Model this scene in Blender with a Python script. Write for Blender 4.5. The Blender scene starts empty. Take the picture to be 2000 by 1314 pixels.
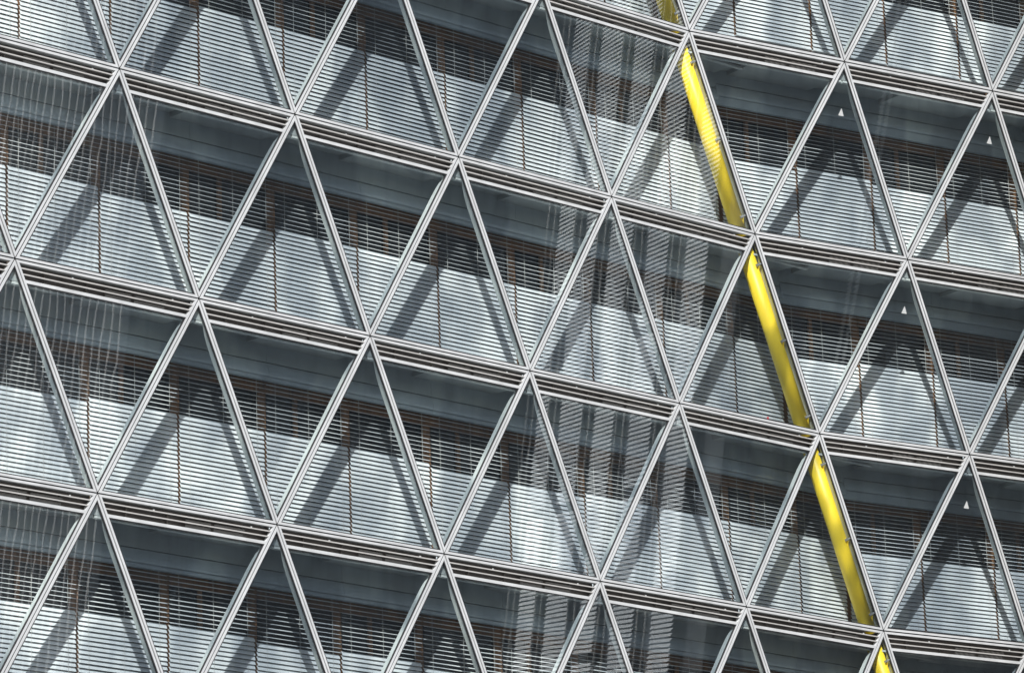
import bpy, math, random
from mathutils import Vector, Matrix
random.seed(7)
V = Vector

# ------------------------------------------------------------------ camera
ZC = 27.87                                   # height of the fold node of row 0
CAM = V((-55.6863, -51.2161, -26.17 + ZC))
YAW, PITCH, ROLL, FPX = .7823, .2658, -.0348, 8624.9      # focal length in px of a 2000 px wide frame
fw = V((math.sin(YAW)*math.cos(PITCH), math.cos(YAW)*math.cos(PITCH), math.sin(PITCH)))
rt = V((math.cos(YAW), -math.sin(YAW), 0)); up = rt.cross(fw)
cr, sr = math.cos(ROLL), math.sin(ROLL)
r2, u2 = rt*cr + up*sr, up*cr - rt*sr
sc = bpy.context.scene
cam_d = bpy.data.cameras.new('camera'); cam = bpy.data.objects.new('camera', cam_d)
sc.collection.objects.link(cam)
m3 = Matrix((r2, u2, -fw)).transposed()
cam.matrix_world = Matrix.Translation(CAM) @ m3.to_4x4()
cam_d.sensor_width = 36; cam_d.lens = 36*FPX/2000
cam_d.clip_start = 1; cam_d.clip_end = 4000
sc.camera = cam

def px(p):
    q = p - CAM; z = q.dot(fw)
    return 1000 + FPX*q.dot(r2)/z, 657 - FPX*q.dot(u2)/z
def seen(pts, m=60):
    xs, ys = zip(*[px(p) for p in pts])
    return max(xs) > -m and min(xs) < 2000+m and max(ys) > -m and min(ys) < 1314+m

# ------------------------------------------------------------------ sky and sun
SUN_AZ, SUN_EL = math.radians(45.4), math.radians(34.5)      # direction the light travels / height
sun_to = V((-math.sin(SUN_AZ)*math.cos(SUN_EL), -math.cos(SUN_AZ)*math.cos(SUN_EL), math.sin(SUN_EL)))
w = bpy.data.worlds.new('World'); sc.world = w; w.use_nodes = True
nt = w.node_tree
sky = nt.nodes.new('ShaderNodeTexSky'); sky.sky_type = 'NISHITA'; sky.sun_disc = False
sky.sun_elevation = SUN_EL; sky.sun_rotation = math.atan2(sun_to.x, sun_to.y)
sky.air_density = 1.0; sky.dust_density = 1.2; sky.ozone_density = 1.0
bg = nt.nodes['Background']; bg.inputs['Strength'].default_value = .088
nt.links.new(sky.outputs[0], bg.inputs[0])
sd = bpy.data.lights.new('sun', 'SUN'); sd.energy = 5.0; sd.angle = math.radians(.53); sd.color = (1, .97, .93)
so = bpy.data.objects.new('sun', sd); sc.collection.objects.link(so)
so.rotation_euler = sun_to.to_track_quat('Z', 'Y').to_euler(); so.location = (-40, -40, 80)
sc.view_settings.view_transform = 'Standard'; sc.view_settings.look = 'None'
sc.view_settings.exposure = .76; sc.view_settings.gamma = 1
sc.render.engine = 'CYCLES'
sc.cycles.use_denoising = True
sc.cycles.max_bounces = 10; sc.cycles.transparent_max_bounces = 24
sc.cycles.diffuse_bounces = 4; sc.cycles.glossy_bounces = 4
sc.cycles.sample_clamp_indirect = 6

# ------------------------------------------------------------------ materials
def mat(name, col, rough=.5, metal=0., spec=.5, noise=0., nscale=3., stretch=(1,1,1), bump=0., bscale=40., col2=None):
    m = bpy.data.materials.new(name); m.use_nodes = True; n = m.node_tree; b = n.nodes['Principled BSDF']
    b.inputs['Base Color'].default_value = (*col, 1); b.inputs['Roughness'].default_value = rough
    b.inputs['Metallic'].default_value = metal; b.inputs['Specular IOR Level'].default_value = spec
    if noise or col2 or bump:
        tc = n.nodes.new('ShaderNodeTexCoord'); mp = n.nodes.new('ShaderNodeMapping')
        geo = n.nodes.new('ShaderNodeNewGeometry')
        n.links.new(geo.outputs['Position'], mp.inputs[0]); mp.inputs['Scale'].default_value = stretch
    if noise or col2:
        t = n.nodes.new('ShaderNodeTexNoise'); t.inputs['Scale'].default_value = nscale; t.inputs['Detail'].default_value = 4
        n.links.new(mp.outputs[0], t.inputs[0])
        rp = n.nodes.new('ShaderNodeMapRange'); rp.inputs[1].default_value = .3; rp.inputs[2].default_value = .7
        n.links.new(t.outputs[0], rp.inputs[0])
        mx = n.nodes.new('ShaderNodeMix'); mx.data_type = 'RGBA'
        c2 = col2 or tuple(c*(1-noise) for c in col)
        mx.inputs[6].default_value = (*col, 1); mx.inputs[7].default_value = (*c2, 1)
        n.links.new(rp.outputs[0], mx.inputs[0]); n.links.new(mx.outputs[2], b.inputs['Base Color'])
    if bump:
        t2 = n.nodes.new('ShaderNodeTexNoise'); t2.inputs['Scale'].default_value = bscale
        n.links.new(mp.outputs[0], t2.inputs[0])
        bp = n.nodes.new('ShaderNodeBump'); bp.inputs['Strength'].default_value = 1; bp.inputs['Distance'].default_value = bump
        n.links.new(t2.outputs[0], bp.inputs['Height']); n.links.new(bp.outputs[0], b.inputs['Normal'])
    return m

def glass_mat(name, ior, tint, wave):
    m = bpy.data.materials.new(name); m.use_nodes = True; n = m.node_tree; n.nodes.clear()
    out = n.nodes.new('ShaderNodeOutputMaterial'); mix = n.nodes.new('ShaderNodeMixShader')
    tr = n.nodes.new('ShaderNodeBsdfTransparent'); tr.inputs[0].default_value = (*tint, 1)
    gl = n.nodes.new('ShaderNodeBsdfGlossy'); gl.inputs['Roughness'].default_value = .006
    geo = n.nodes.new('ShaderNodeNewGeometry')
    dt = n.nodes.new('ShaderNodeVectorMath'); dt.operation = 'DOT_PRODUCT'
    n.links.new(geo.outputs['Incoming'], dt.inputs[0]); n.links.new(geo.outputs['Normal'], dt.inputs[1])
    def mth(op, a, b=None, c=None):
        q = n.nodes.new('ShaderNodeMath'); q.operation = op
        for i, x in enumerate((a, b, c)):
            if x is None: continue
            if isinstance(x, (int, float)): q.inputs[i].default_value = x
            else: n.links.new(x, q.inputs[i])
        return q.outputs[0]
    f0 = ((ior-1)/(ior+1))**2                       # Schlick reflectance, the same from either side
    fac = mth('MULTIPLY_ADD', mth('POWER', mth('SUBTRACT', 1, mth('ABSOLUTE', dt.outputs['Value'])), 5), 1-f0, f0)
    oi = n.nodes.new('ShaderNodeObjectInfo')
    ad = n.nodes.new('ShaderNodeVectorMath'); ad.operation = 'MULTIPLY_ADD'
    cx = n.nodes.new('ShaderNodeCombineXYZ')
    for i in range(3): n.links.new(oi.outputs['Random'], cx.inputs[i])
    n.links.new(cx.outputs[0], ad.inputs[0]); ad.inputs[1].default_value = (37, 19, 53)
    n.links.new(geo.outputs['Position'], ad.inputs[2])
    t = n.nodes.new('ShaderNodeTexNoise'); t.inputs['Scale'].default_value = 1.1; t.inputs['Detail'].default_value = 1.2
    n.links.new(ad.outputs[0], t.inputs[0])
    # every pane is set a touch out of plane
    rn = n.nodes.new('ShaderNodeTexWhiteNoise'); rn.noise_dimensions = '1D'; n.links.new(oi.outputs['Random'], rn.inputs['W'])
    ce = n.nodes.new('ShaderNodeVectorMath'); ce.operation = 'SUBTRACT'; n.links.new(rn.outputs['Color'], ce.inputs[0]); ce.inputs[1].default_value = (.5, .5, .5)
    tl = n.nodes.new('ShaderNodeVectorMath'); tl.operation = 'DOT_PRODUCT'
    n.links.new(ce.outputs[0], tl.inputs[0]); n.links.new(geo.outputs['Position'], tl.inputs[1])
    hgt = mth('ADD', mth('MULTIPLY', t.outputs[0], wave), mth('MULTIPLY', tl.outputs['Value'], .006))
    bp = n.nodes.new('ShaderNodeBump'); bp.inputs['Strength'].default_value = 1; bp.inputs['Distance'].default_value = 1
    n.links.new(hgt, bp.inputs['Height']); n.links.new(bp.outputs[0], gl.inputs['Normal'])
    # dust and run-off streaks, plus tint patches imitating uneven bounced sunlight
    def noise(scale, st, off, det=2.):
        mp = n.nodes.new('ShaderNodeMapping'); mp.inputs['Scale'].default_value = st; mp.inputs['Location'].default_value = off
        n.links.new(geo.outputs['Position'], mp.inputs[0])
        q = n.nodes.new('ShaderNodeTexNoise'); q.inputs['Scale'].default_value = scale; q.inputs['Detail'].default_value = det
        n.links.new(mp.outputs[0], q.inputs[0])
        return q.outputs[0]
    def rng(x, a, b):
        q = n.nodes.new('ShaderNodeMapRange'); q.interpolation_type = 'SMOOTHSTEP'
        q.inputs[1].default_value = a; q.inputs[2].default_value = b; n.links.new(x, q.inputs[0]); return q.outputs[0]
    light_patch = rng(noise(1.15, (1, 1, .6), (3.1, 0, 1.7), 1.2), .42, .58)  # soft pane tint painting bright and dim light patches on the blinds
    wide = rng(noise(.16, (1, 1, .8), (5.2, 2, 0), 1.), .38, .62)  # broad tint shift painting weaker and stronger light across the facade
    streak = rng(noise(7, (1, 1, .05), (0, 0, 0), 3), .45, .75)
    light_and_dirt = mth('ADD', mth('MULTIPLY', light_patch, .60), mth('ADD', mth('MULTIPLY', wide, .28), mth('MULTIPLY', streak, .12)))
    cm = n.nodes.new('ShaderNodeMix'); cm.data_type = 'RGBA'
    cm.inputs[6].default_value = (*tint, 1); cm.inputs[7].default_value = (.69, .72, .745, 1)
    n.links.new(light_and_dirt, cm.inputs[0]); n.links.new(cm.outputs[2], tr.inputs[0])
    df = n.nodes.new('ShaderNodeBsdfDiffuse'); df.inputs[0].default_value = (.55, .60, .64, 1)  # faint pale veil standing in for sky haze on the glass
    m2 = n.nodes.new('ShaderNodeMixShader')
    n.links.new(mth('MULTIPLY_ADD', light_and_dirt, .006, .0025), m2.inputs[0])
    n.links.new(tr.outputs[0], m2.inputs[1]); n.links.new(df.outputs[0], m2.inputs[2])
    n.links.new(fac, mix.inputs[0]); n.links.new(m2.outputs[0], mix.inputs[1]); n.links.new(gl.outputs[0], mix.inputs[2])
    n.links.new(mix.outputs[0], out.inputs[0])
    return m

def perforated_mat(name):
    m = mat(name, (.3, .29, .27), .6, .2)
    n = m.node_tree; b = n.nodes['Principled BSDF']
    tc = n.nodes.new('ShaderNodeTexCoord')
    vo = n.nodes.new('ShaderNodeTexVoronoi'); vo.inputs['Scale'].default_value = 45; vo.inputs['Randomness'].default_value = 0
    n.links.new(tc.outputs['Object'], vo.inputs[0])
    rp = n.nodes.new('ShaderNodeMapRange'); rp.inputs[1].default_value = .3; rp.inputs[2].default_value = .4
    n.links.new(vo.outputs['Distance'], rp.inputs[0])
    mx = n.nodes.new('ShaderNodeMix'); mx.data_type = 'RGBA'
    mx.inputs[6].default_value = (.02, .02, .02, 1); mx.inputs[7].default_value = (.24, .235, .23, 1)
    n.links.new(rp.outputs[0], mx.inputs[0]); n.links.new(mx.outputs[2], b.inputs['Base Color'])
    return m

M = dict(
    frame=mat('white_aluminium', (.43, .445, .46), .45, 0, .5, .2, 3.5, (1, 1, .25)),
    fin=mat('grey_green_mullion', (.54, .59, .595), .4, 0, .5, .26, 2.5, (1, 1, .25)),
    gasket=mat('black_rubber', (.012, .012, .014), .7),
    blade=mat('louvre_aluminium', (.36, .355, .35), .5, 0, .4, .2, 2),
    vent=mat('vent_box', (.21, .198, .19), .7, 0, .3, .3, 3),
    mesh=perforated_mat('perforated_sheet'),
    soffit=mat('soffit_panel', (.33, .37, .385), .5, .0, .4, .18, 1.2),
    spandrel=mat('spandrel_panel', (.31, .365, .40), .35, .0, .6, .16, 1.3, (1, 1, .3), col2=(.26, .315, .35)),
    fascia=mat('fascia_panel', (.36, .43, .485), .32, .0, .6, .14, 1.3, (1, 1, .3), col2=(.31, .37, .42)),
    wood=mat('oiled_timber', (.22, .105, .042), .5, 0, .4, .0, 6, (6, 6, .6), col2=(.11, .052, .022)),
    wpane=mat('window_glass', (.012, .014, .017), .06, 0, .5),
    slat=mat('silver_slat', (.72, .755, .78), .38, .0, .5, .06, 1.1),
    cord=mat('pale_cord', (.62, .62, .60), .7),
    yellow=mat('yellow_paint', (1.0, .73, .04), .42, 0, .5, .06, 2.0),
    zinc=mat('galvanised', (.42, .43, .44), .4, .6),
    sticker=mat('white_film', (.34, .355, .36), .6),
    red=mat('red_cap', (.6, .03, .05), .5),
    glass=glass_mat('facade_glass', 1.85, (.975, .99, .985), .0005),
    ground=mat('paving', (.22, .21, .20), .9, 0, .3, .3, .4),
    render=mat('pale_render', (.3, .3, .3), .8, 0, .3, .2, .6),
    dark=mat('dark_cladding', (.07, .08, .09), .5, 0, .4, .2, .8),
    fins=mat('pale_fins', (.38, .39, .40), .6),
    core=mat('core_wall', (.12, .12, .12), .9),
)

# ------------------------------------------------------------------ mesh helpers
col = sc.collection
def mesh(verts, faces, mt, smooth=False):
    me = bpy.data.meshes.new('m'); me.from_pydata([tuple(v) for v in verts], [], faces); me.validate()
    if isinstance(mt, (list, tuple)):
        for q in mt: me.materials.append(M[q])
    else: me.materials.append(M[mt])
    if smooth:
        for p in me.polygons: p.use_smooth = True
    return me
def ob(name, me, parent=None, loc=None, kind=None):
    o = bpy.data.objects.new(name, me); col.objects.link(o)
    if me: me.name = name
    if parent is not None: o.parent = parent
    if loc is not None: o.location = loc
    if kind: o['kind'] = kind
    return o
def thing(name, label, cat, loc=(0, 0, 0), rz=0., group=None):
    o = bpy.data.objects.new(name, None); col.objects.link(o)
    o.location = loc; o.rotation_euler = (0, 0, rz); o['label'] = label; o['category'] = cat
    if group: o['group'] = group
    o.empty_display_size = .2
    return o
def prism(poly, vec):
    """poly: list of points (front), vec: extrusion -> verts, faces"""
    n = len(poly); v = list(poly) + [p + vec for p in poly]
    f = [tuple(range(n)), tuple(range(2*n-1, n-1, -1))] + [(i, i+n, (i+1) % n+n, (i+1) % n) for i in range(n)]
    return v, f
def join(parts):
    V_, F_ = [], []
    for v, f in parts:
        o = len(V_); V_ += list(v); F_ += [tuple(i+o for i in q) for q in f]
    return V_, F_
def boxv(o, a, b, c):
    p = [o, o+a, o+a+b, o+b]
    return prism(p, c)
def local(vs, origin): return [v - origin for v in vs]
def part(name, vf, mt, parent, smooth=False):
    """part whose origin sits at its own centre; facade things stay at world origin"""
    vs, fs = vf
    c = sum(vs, V((0, 0, 0)))/len(vs)
    base = V(parent['wpos']) if 'wpos' in parent.keys() else parent.location
    o = ob(name, mesh(local(vs, c), fs, mt, smooth), parent, c - base)
    o['wpos'] = tuple(c)
    return o

# ------------------------------------------------------------------ the two facade planes
H = 3.4
E = V((1.87, .3304, -H)); ORG = V((0, 0, ZC))
TH = -.177
class Fac: pass
L = Fac(); L.d = V((1, 0, 0)); L.n = V((0, 1, 0)); L.b = 3.7286; L.D = .90; L.rz = 0.
R = Fac(); R.d = V((math.cos(TH), math.sin(TH), 0)); R.n = V((-math.sin(TH), math.cos(TH), 0)); R.b = 3.5716; R.D = 1.16; R.rz = TH
L.zj, L.zw, L.zt = -.53, -.83, -1.70
R.zj, R.zw, R.zt = -.44, -.84, -1.78
L.side, R.side = 'left', 'right'
UP = V((0, 0, 1))
for F in (L, R):
    F.ed, F.en = E.dot(F.d), E.dot(F.n)
    F.N = F.d.cross(V((F.n*F.en - UP*H))).normalized()      # plane normal
    if F.N.dot(F.n) > 0: F.N = -F.N                          # outward
    F.IN = -F.N
def node(r, k): return ORG + E*r + (L.d*(L.b*k) if k < 0 else R.d*(R.b*k))
def W(F, r, x, n, z): return ORG + E*r + F.d*x + F.n*n + UP*z

L.t = thing('glass_facade', 'folded outer glass skin of triangular panes, long side left of the yellow pipe', 'facade', ORG)
R.t = thing('glass_facade', 'outer glass skin of triangular panes right of the yellow pipe, with triangle stickers', 'facade', ORG)
L.w = thing('window_wall', 'timber window wall with grey spandrels behind the glass left of the pipe', 'wall', ORG)
R.w = thing('window_wall', 'timber window wall with grey spandrels behind the glass right of the pipe', 'wall', ORG)

def inset(tri, dist):
    a, b, c = tri
    la, lb, lc = (b-c).length, (c-a).length, (a-b).length
    I = (a*la + b*lb + c*lc)/(la+lb+lc)
    rad = (b-a).cross(c-a).length/(la+lb+lc)
    return [I + (p-I)*(1-dist/rad) for p in tri]
def ring(O, I, vec, i):
    j = (i+1) % 3
    return prism([O[i], O[j], I[j], I[i]], vec)

GAP, BAR, GSK = .0115, .038, .017
def pane_set(F, tri, kind, marker=False, red=False):
    """kind 'up' (apex on top) or 'down' (louvre under its top edge). tri counted: up = apex, left, right ; down = left, right, bottom"""
    T = F.t
    O, I = inset(tri, GAP), inset(tri, GAP+BAR)
    if kind == 'up': gtri = I
    else:
        A, B, C = I
        hgt = ((A-C)-((A-C).dot((B-A).normalized()))*(B-A).normalized()).length
        def at(t):                       # t = distance from the row line inside the plane
            s = (t-GAP-BAR)/hgt
            return A + (C-A)*s, B + (C-B)*s
        gtri = [*at(.350), C]
    gi = inset(gtri, GSK)
    tilt = F.IN*.010
    pv = prism([p + tilt for p in inset(gtri, .004)], F.IN*.012)
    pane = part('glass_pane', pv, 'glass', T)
    part('gasket', join([ring(gtri, gi, F.IN*.03, i) for i in range(3)]) if False else
         join([prism([p + F.IN*.005 for p in (gtri[i], gtri[(i+1) % 3], gi[(i+1) % 3], gi[i])], F.IN*.03) for i in range(3)]), 'gasket', pane)
    for i in range(3):
        part('frame_bar', ring(O, I, F.IN*.05, i), 'frame', pane)
    if kind == 'up' and (tri[0] - ORG).cross(E).length > .1:
        a, b, c = tri
        dnv = (b+c)/2 - a; hh = dnv.length
        q = [a + (b-a)*(t/hh) for t in (.05, .335)] + [a + (c-a)*(t/hh) for t in (.335, .05)]
        ap = part('apron_plate', prism([p + F.IN*.066 for p in q], F.IN*.012), 'soffit', T)
    if marker:
        a, b, c = tri
        apex = a; down = ((b+c)/2 - a)
        m = a + down*.275
        s = .075
        dn = down.normalized()
        part('marker_sticker', prism([m - dn*s*1.05 + F.N*.001, m - F.d*s*.85 + dn*s*.85 + F.N*.001, m + F.d*s*.85 + dn*s*.85 + F.N*.001], F.IN*.004), 'sticker', pane)
    if kind == 'down':
        rail = prism([*at(.300), *reversed(at(.350))], F.IN*.05)
        lv = part('louvre', rail, 'frame', T)
        top = (A+B)/2
        dn = (C-top); dn = (dn - dn.dot(F.d)*F.d).normalized()
        for t in (.118, .208):
            a1, b1 = at(t); a2, b2 = at(t+.020)
            back = F.n*.14 + UP*.030
            v = [a1, b1, b2, a2, a1+back, b1+back, b1+back-UP*.012, a1+back-UP*.012]
            f = [(0, 1, 2, 3), (4, 7, 6, 5), (0, 4, 5, 1), (3, 2, 6, 7), (0, 3, 7, 4), (1, 5, 6, 2)]
            part('blade', (v, f), 'blade', lv)
        # carrier brackets behind the blades
        for s in (.16, .40, .62, .84):
            p0, p1 = at(.075); q0, q1 = at(.30)
            u = p0 + (p1-p0)*s
            l = (q0-p0) - (q0-p0).dot(F.d)*F.d
            part('blade_carrier', boxv(u + F.n*.10, F.d*.012, l, F.n*.05), 'vent', lv)
        # perforated sheets on the right half, one behind each slot
        for (s0, s1) in ((.50, .655), (.675, .86)):
            for (t0, t1) in ((.225, .292), (.145, .198)):
                a1, b1 = at(t0); a2, b2 = at(t1)
                dd = (b1-a1)
                q = [a1+dd*s0, a1+dd*s1]; l = (a2-a1) - (a2-a1).dot(F.d)*F.d
                part('perforated_sheet', boxv(q[0] + F.n*.075, q[1]-q[0], l, F.n*.004), 'mesh', lv)
        # small screw heads
        for s in (.30, .88):
            p0, p1 = at(.092); u = p0 + (p1-p0)*s
            part('screw_head', boxv(u + F.n*.03, F.d*.022, V((0, 0, -.022)), F.n*.02), 'sticker', lv)
    return pane

def mullion(F, a, b):
    t = (b-a); Ln = t.length; t = t/Ln
    wv = t.cross(F.IN).normalized()*.092
    pr = [(.10, .05), (.10, .075), (.38, .078), (.46, .088), (.60, .122), (.72, .142), (.86, .151), (1.05, .154), (Ln-.07, .154), (Ln-.07, .05)]
    pts = [a + t*s + F.IN*dp - wv*.5 for s, dp in pr]
    mu = part('mullion', prism(pts, wv), 'fin', F.t)
    wj = t.cross(F.IN).normalized()*(GAP*2-.002)
    part('joint_seal', boxv(a + F.IN*.022 - wj*.5 + t*.02, t*(Ln-.04), wj, F.IN*.026), 'gasket', mu)
    return mu
def transom(F, a, b):
    t = (b-a); Ln = t.length; t = t/Ln
    dn = (F.n*F.en - UP*H).normalized()
    tr = part('transom', boxv(a + t*.06 + F.IN*.052 - dn*.046, t*(Ln-.12), dn*.092, F.IN*.12), 'fin', F.t)
    part('joint_seal', boxv(a + t*.02 + F.IN*.022 - dn*(GAP-.001), t*(Ln-.04), dn*(GAP*2-.002), F.IN*.026), 'gasket', tr)

ROWS = range(-2, 5)
MARK = {(0, 1), (0, 2), (1, 1), (2, 1)}
shadow_m = 330
for r in ROWS:
    for k in range(-8, 5):
        F = L if k < 0 or k == 0 else R
        # upright triangle with apex (r,k)
        Fu = L if k <= 0 else R
        tri = [node(r, k), node(r+1, k-1), node(r+1, k)]
        if seen(tri, 150): pane_set(Fu, tri, 'up', (r, k) in MARK)
        Fd = L if k < 0 else R
        tri = [node(r, k), node(r, k+1), node(r+1, k)]
        if seen(tri, 150): pane_set(Fd, tri, 'down')
        e1 = (node(r, k), node(r+1, k)); e2 = (node(r, k), node(r+1, k-1)); e3 = (node(r, k), node(r, k+1))
        if seen(e1, 200): mullion(L if k <= 0 else R, *e1)
        if seen(e2, 200): mullion(Fu, *e2)
        if seen(e3, 200): transom(Fd, *e3)

# ------------------------------------------------------------------ inner wall: walkways, spandrels, windows
def corner():
    # intersection of the two inner planes, relative to node(r,0)
    det = R.d.y
    c = (L.D - R.n.y*R.D)/R.d.y
    a = c*R.d.x + R.n.x*R.D
    return a, c
CA, CC = corner()
C0R = {r: max(v, CC+.09) for r, v in {-2: 1.22, -1: 1.22, 0: 1.45, 1: 1.40, 2: 1.35, 3: 1.35, 4: 1.35}.items()}

def hbox(F, r, x0, x1, n0, n1, z0, z1):
    return boxv(W(F, r, x0, n0, z0), F.d*(x1-x0), F.n*(n1-n0), UP*(z1-z0))

def blind_cells(F, r):
    out = []
    if F is L:
        x1 = CA + .05; x0 = -1.546 + 1.8643; i = 0
        while x1 > -24:
            out.append((x0, x1, i)); x1 = x0; x0 -= F.b/2; i += 1
    else:
        c = C0R[r]; i = 0
        if c - CC > .5: out.append((CC+.02, c, -1))
        for i in range(7): out.append((c + i*F.b/2, c+(i+1)*F.b/2, i))
    return out

for F in (L, R):
    for r in ROWS:
        D = F.D
        lo = W(F, r, 0, 0, 0)
        # bay by bay walkway slabs under each row line
        for k in (range(-7, 1) if F is L else range(0, 4)):
            xa, xb = (k-1)*F.b, k*F.b
            if F is L and k == 0: xb0 = xb
            if F is R: xa, xb = k*F.b, (k+1)*F.b
            if not seen([W(F, r, xa, 0, 0), W(F, r, xb, D, -.5)], 260): continue
            last = xb + (CA if (F is L and k == 0) else 0)
            first = xa + (CC if (F is R and k == 0) else 0)*0
            xs = xa + (xb-xa)*.47
            deck = hbox(F, r, xa+.004, last-.004, .30, D+.05, -.10, -.045)
            wk = part('walkway', deck, 'soffit', F.w)
            part('soffit_panel', hbox(F, r, xs, last-.006, .20, D-.004, -.235, -.20), 'soffit', wk)
            part('soffit_panel', hbox(F, r, xa+.006, xs-.01, .20, D-.004, -.155, -.125), 'soffit', wk)
            part('duct_side', hbox(F, r, xs, xs+.02, .20, D-.004, -.198, -.102), 'soffit', wk)
            part('vent_back', hbox(F, r, xa+.02, last-.02, .185, .198, -.33, .028), 'vent', wk)
            part('edge_beam', hbox(F, r, xa+.02, last-.02, .10, .183, -.372, -.335), 'fin', wk)
        # spandrels
        cells = blind_cells(F, r)
        for i in range(0, len(cells), 2):
            grp = cells[i:i+2]
            x0 = min(c[0] for c in grp); x1 = max(c[1] for c in grp)
            if not seen([W(F, r, x0, D, 0), W(F, r, x1, D, -3.4)], 120): continue
            if F is R and i == 0: x0 = CC+.01
            g = .0025
            part('spandrel_panel', hbox(F, r, x0+g, x1-g, D-.035, D+.02, F.zj+.010, -.05), 'spandrel', F.w)
            # curved lower fascia
            prof = [(D-.030, F.zj-.004), (D-.062, F.zj-.07), (D-.082, F.zj-.14), (D-.086, F.zj-.19), (D-.076, F.zj-.222), (D-.05, F.zj-.235), (D-.02, F.zj-.235), (D-.02, F.zj-.004)]
            part('fascia', prism([W(F, r, x0+g, n, z) for n, z in prof], F.d*(x1-x0-2*g)), 'fascia', F.w)
            part('drip_trim', hbox(F, r, x0+g, x1-g, D-.055, D+.03, F.zw, F.zj-.245), 'fascia', F.w)
            part('backing_wall', hbox(F, r, x0, x1, D+.30, D+.40, -3.42, -.02), 'core', F.w)
            part('floor_slab', hbox(F, r, x0, x1, D+.03, D+.298, -.60, -.02), 'core', F.w)
        for (x0, x1, i) in cells:
            if not seen([W(F, r, x0, D, 0), W(F, r, x1, D, -3.4)], 60): continue
            wn0, wn1 = D+.145, D+.235
            zt, zb = F.zw+.10, -3.36
            fr = [hbox(F, r, x0, x1, wn0-.02, wn1, zt-.26, zt), hbox(F, r, x0, x1, wn0, wn1, zb, zb+.09)]
            jw = .085
            jo = .035                                    # the posts stand a little right of the gaps between blinds
            fr += [hbox(F, r, x0+jo-jw, x0+jo+jw, wn0, wn1, zb+.09, zt-.26)]
            xm = None
            if (F is L and i % 2 == 1 and x1-x0 > 1) or (F is R and i % 2 == 0 and i >= 0):
                xm = x0 + (x1-x0)*.42
                fr.append(hbox(F, r, xm-.04, xm+.04, wn0, wn1, zb+.09, zt-.26))
            wdw = part('window', join(fr), 'wood', F.w)
            edges = [x0+jo+jw] + ([xm-.04, xm+.04] if xm else []) + [x1+jo-jw]
            for q in range(0, len(edges), 2):
                part('window_pane', hbox(F, r, edges[q]-.01, edges[q+1]+.01, wn0+.04, wn0+.05, zb+.08, zt-.25), 'wpane', wdw)

# right: narrow timber jamb by the inner corner
for r in ROWS:
    c = C0R[r]
    if c-CC <= .5 and seen([W(R, r, CC, R.D, 0), W(R, r, c, R.D, -3.4)], 60):
        part('corner_post', hbox(R, r, CC+.05, c-.02, R.D+.13, R.D+.2, -3.36, R.zw+.02), 'wood', R.w)

# ------------------------------------------------------------------ venetian blinds
PITCH_S, SW = .0755, .086
def slat_mesh(length):
    n = 5; top, bot = [], []
    for i in range(n):
        y = -SW/2 + SW*i/(n-1); z = .0075*(1-(2*y/SW)**2)
        top.append((y, z)); bot.append((y, z-.0018))
    prof = top + bot[::-1]
    vs = [V((-length/2, y, z)) for y, z in prof]
    v, f = prism(vs, V((length, 0, 0)))
    return mesh(v, f, 'slat')
def rail_mesh(length):
    v, f = boxv(V((-length/2, -.035, -.012)), V((length, 0, 0)), V((0, .07, 0)), V((0, 0, .024)))
    return mesh(v, f, 'slat')
def cord_mesh(h):
    parts = [boxv(V((-.002, -.047, 0)), V((.004, 0, 0)), V((0, .003, 0)), V((0, 0, h)))]
    v, f = join(parts)
    return mesh(v, f, 'cord')
_cache = {}
def cached(kind, val, fn):
    key = (kind, round(val, 3))
    if key not in _cache: _cache[key] = fn(val)
    return _cache[key]
STOREY = {-2: 'above', -1: 'topmost', 0: 'second', 1: 'third', 2: 'fourth', 3: 'bottom', 4: 'lowest'}
ORD = ['first', 'second', 'third', 'fourth', 'fifth', 'sixth', 'seventh', 'eighth', 'ninth', 'tenth', 'eleventh', 'twelfth', 'thirteenth', 'fourteenth']
nb = 0
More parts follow.
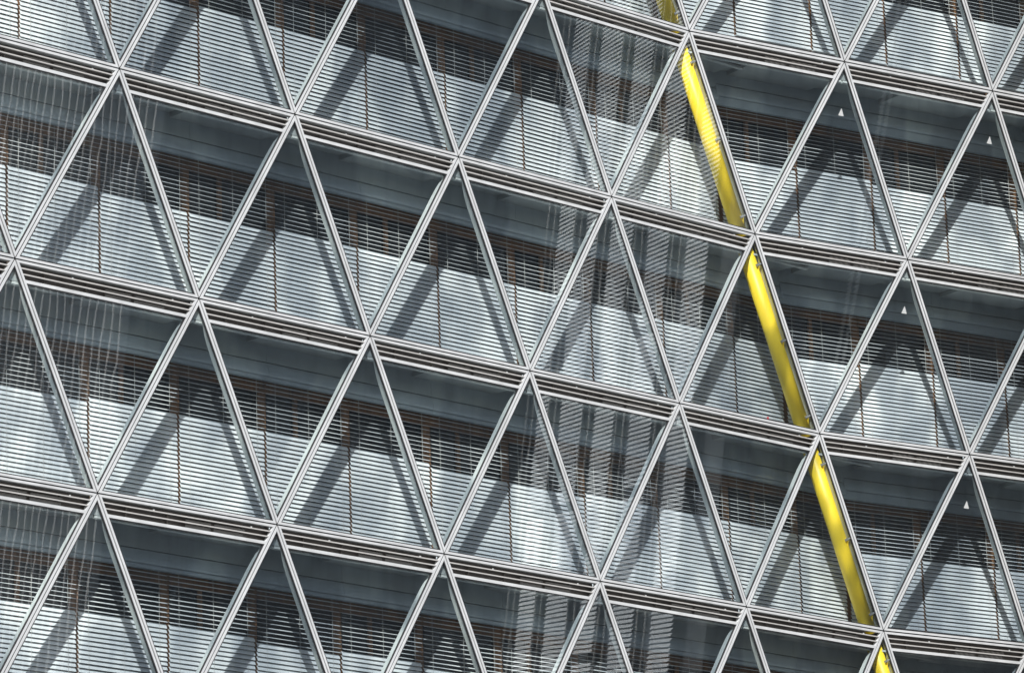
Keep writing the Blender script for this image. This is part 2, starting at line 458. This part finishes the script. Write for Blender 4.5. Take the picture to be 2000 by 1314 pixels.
for F in (L, R):
    for r in ROWS:
        cnt = 0
        for (x0, x1, i) in blind_cells(F, r):
            cnt += 1
            ln = x1-x0-.050; xc = (x0+x1)/2
            bottom = -3.33 + (.27 if (F is R and r == -1 and i >= 1) else 0)
            cor = [W(F, r, x, F.D, z) for x in (x0, x1) for z in (F.zw, -3.35)]
            if not seen(cor, 40): continue
            rng = random.Random(r*100+i*7+(5000 if F is R else 0))
            nth = ORD[cnt-1]
            st = STOREY[r]
            lab = f'silver venetian blind, {st} storey from the top, {nth} one {F.side} of the yellow pipe' if st not in ('topmost', 'bottom') else f'silver venetian blind, {st} storey in view, {nth} one {F.side} of the yellow pipe'
            bl = thing('venetian_blind', lab, 'blind', W(F, r, xc, F.D+.045, bottom), F.rz, 'silver venetian blinds behind the glass')
            nb += 1
            ztop = F.zw + .06
            sm = cached('slat', ln, slat_mesh)
            n = int((ztop-bottom-.03)/PITCH_S)
            dt = rng.uniform(-2.5, 2.5); dt2 = rng.uniform(-2.5, 2.5)
            sw = F.zt + rng.uniform(-.01, .01)
            for q in range(n):
                z = .04 + q*PITCH_S
                zw_ = bottom + z
                tilt = 61+dt if zw_ < sw else 21+dt2
                if not seen([W(F, r, x0, F.D, zw_), W(F, r, x1, F.D, zw_)], 12): continue
                o = ob('slat', sm, bl, (rng.uniform(-.003, .003), 0, z + rng.uniform(-.0012, .0012)))
                o.rotation_euler = (math.radians(tilt + rng.gauss(0, 1.3)), math.radians(rng.gauss(0, .05) + (rng.choice((-.35, .3)) if rng.random() < .03 else 0)), 0)
            ob('bottom_rail', cached('rail', ln, rail_mesh), bl, (0, 0, 0))
            hh = ztop-bottom
            for s in ((.10, .5, .90) if ln > 1 else (.2, .8)):
                ob('ladder_cord', cached('cord', hh, cord_mesh), bl, (-ln/2+ln*s, 0, 0))

# ------------------------------------------------------------------ yellow pipe along the fold
mn = (L.n + R.n).normalized()
PIPE_D, PIPE_R, PIPE_S = .20, .140, -.205
ed = E.normalized()
p0 = ORG + E*-1.4 + mn*PIPE_D + L.d*PIPE_S; p1 = ORG + E*3.6 + mn*PIPE_D + L.d*PIPE_S
pipe = thing('yellow_pipe', 'yellow painted steel pipe slanting down the fold behind the glass', 'pipe', p1)
def tube(a, b, rad, n=28):
    ax = (b-a).normalized(); u = ax.cross(V((0, 1, 0))).normalized(); v = ax.cross(u)
    vs = [p + (u*math.cos(t)+v*math.sin(t))*rad for p in (a, b) for t in [2*math.pi*i/n for i in range(n)]]
    fs = [(i, (i+1) % n, n+(i+1) % n, n+i) for i in range(n)] + [tuple(range(n-1, -1, -1)), tuple(range(n, 2*n))]
    return vs, fs
for r in range(-2, 4):                       # one length per storey, from the soffit down to the next walkway
    a = ORG + E*(r+.075) + mn*PIPE_D + L.d*PIPE_S; b = ORG + E*(r+1.008) + mn*PIPE_D + L.d*PIPE_S
    if not seen([a, b], 40): continue
    tb = part('tube_length', tube(a, b, PIPE_R), 'yellow', pipe, True)
    for p in tb.data.polygons:
        if len(p.vertices) > 4: p.use_smooth = False
fold_w = ed.cross(mn).normalized()
if fold_w.x < 0: fold_w = -fold_w
outw = -mn
for r in range(-1, 4):
    for s in (.165, .545, .925):
        c = ORG + E*(r+s) + mn*PIPE_D + L.d*PIPE_S
        if not seen([c], 60): continue
        side = (fold_w*.30 + outw*.95).normalized()
        a = c + side*(PIPE_R-.012)
        perp = side.cross(ed).normalized()
        lug = part('lug', prism([a - ed*.015 - perp*.007, a + ed*.17 - perp*.007, a + side*.050 + ed*.02 - perp*.007, a + side*.050 - ed*.015 - perp*.007], perp*.014), 'yellow', pipe)
        part('clamp_rod', tube(a + side*.038 - fold_w*.055, a + side*.038 + fold_w*.14, .02, 10), 'zinc', lug)
        part('clamp_plate', boxv(a + side*.02 - fold_w*.05 - ed*.03, fold_w*.06, ed*.035, side*.03), 'zinc', lug)

# red cap on the walkway behind the glass near the pipe
q = W(L, 1, .60, .45, -H+.13)
v, f = tube(q - UP*.02, q + UP*.02, .019, 12)
o = ob('red_cap', mesh(local(v, q), f, 'red'), None, q); o['label'] = 'small red cap behind the glass beside the foot of the yellow pipe'; o['category'] = 'cap'

# ------------------------------------------------------------------ what the glass reflects
# a neighbouring wing with long exterior blinds, out of the frame on the right
wd = V((.5, -.866, 0)); wn = V((-.866, -.5, 0)); wq = V((7.2, -6.0, ZC))
wing = thing('side_wing', 'side wing with silver blinds, seen only mirrored in the glass left of the pipe', 'building', (wq.x, wq.y, 0))
part('wall', boxv(V((wq.x, wq.y, 0)) - wd*1.5 - wn*.3, wd*15.0, -wn*6, UP*(ZC+9)), 'dark', wing)
wr = random.Random(4)
for j in range(5):
    c = wq + wd*(j*2.9 + wr.uniform(-.12, .12)); wid = wr.uniform(1.55, 1.95)
    z0 = -14.0
    while z0 < 8:                                            # one blind per storey, some drawn up a little
        hh = 3.4 - wr.choice((.0, .0, .12)); n_s = int(hh/.10)
        wl = part('blind_slats', join([boxv(c + UP*(z0 + 3.3 - q*.10), wd*wid, wn*-.035 + UP*.072, UP*.002 + wn*.002) for q in range(n_s)]), 'slat', wing)
        wl['kind'] = 'stuff'
        z0 += 3.4
    for s in (wid+.25, wid+.85):
        part('guide_cord', boxv(c + wd*s - UP*14 + wn*.02, wd*.03, wn*.03, UP*22), 'cord', wing)
# a farther tower with upright fins
td = V((.3, -.954, 0)); tn = V((-.954, -.3, 0))
tq = V((12.4, -30.7, 0))
tower = thing('fin_tower', 'tower with pale upright fins, seen only mirrored at the left edge', 'building', tq)
part('wall', boxv(tq, td*14, -tn*8, UP*70), 'dark', tower)
part('annex', boxv(tq - tn*6, -td*6 + V((16, 6, 0)), -tn*8, UP*64), 'dark', tower)
for j in range(24):
    fn = part('upright_fin', boxv(tq + td*(j*.58) + tn*.01, td*.10, tn*.22, UP*70), 'fins', tower)
    for q in range(4):
        part('rib', boxv(tq + td*(j*.58 + .17 + q*.10) + tn*.01, td*.035, tn*.06, UP*70), 'render', fn)

g = mesh([V((-600, -600, 0)), V((600, -600, 0)), V((600, 600, 0)), V((-600, 600, 0))], [(0, 1, 2, 3)], 'ground')
ob('ground', g, None, (0, 0, 0), 'structure')

for o in bpy.data.objects:
    if 'wpos' in o.keys(): del o['wpos']
print('blinds', nb, 'objects', len(bpy.data.objects))
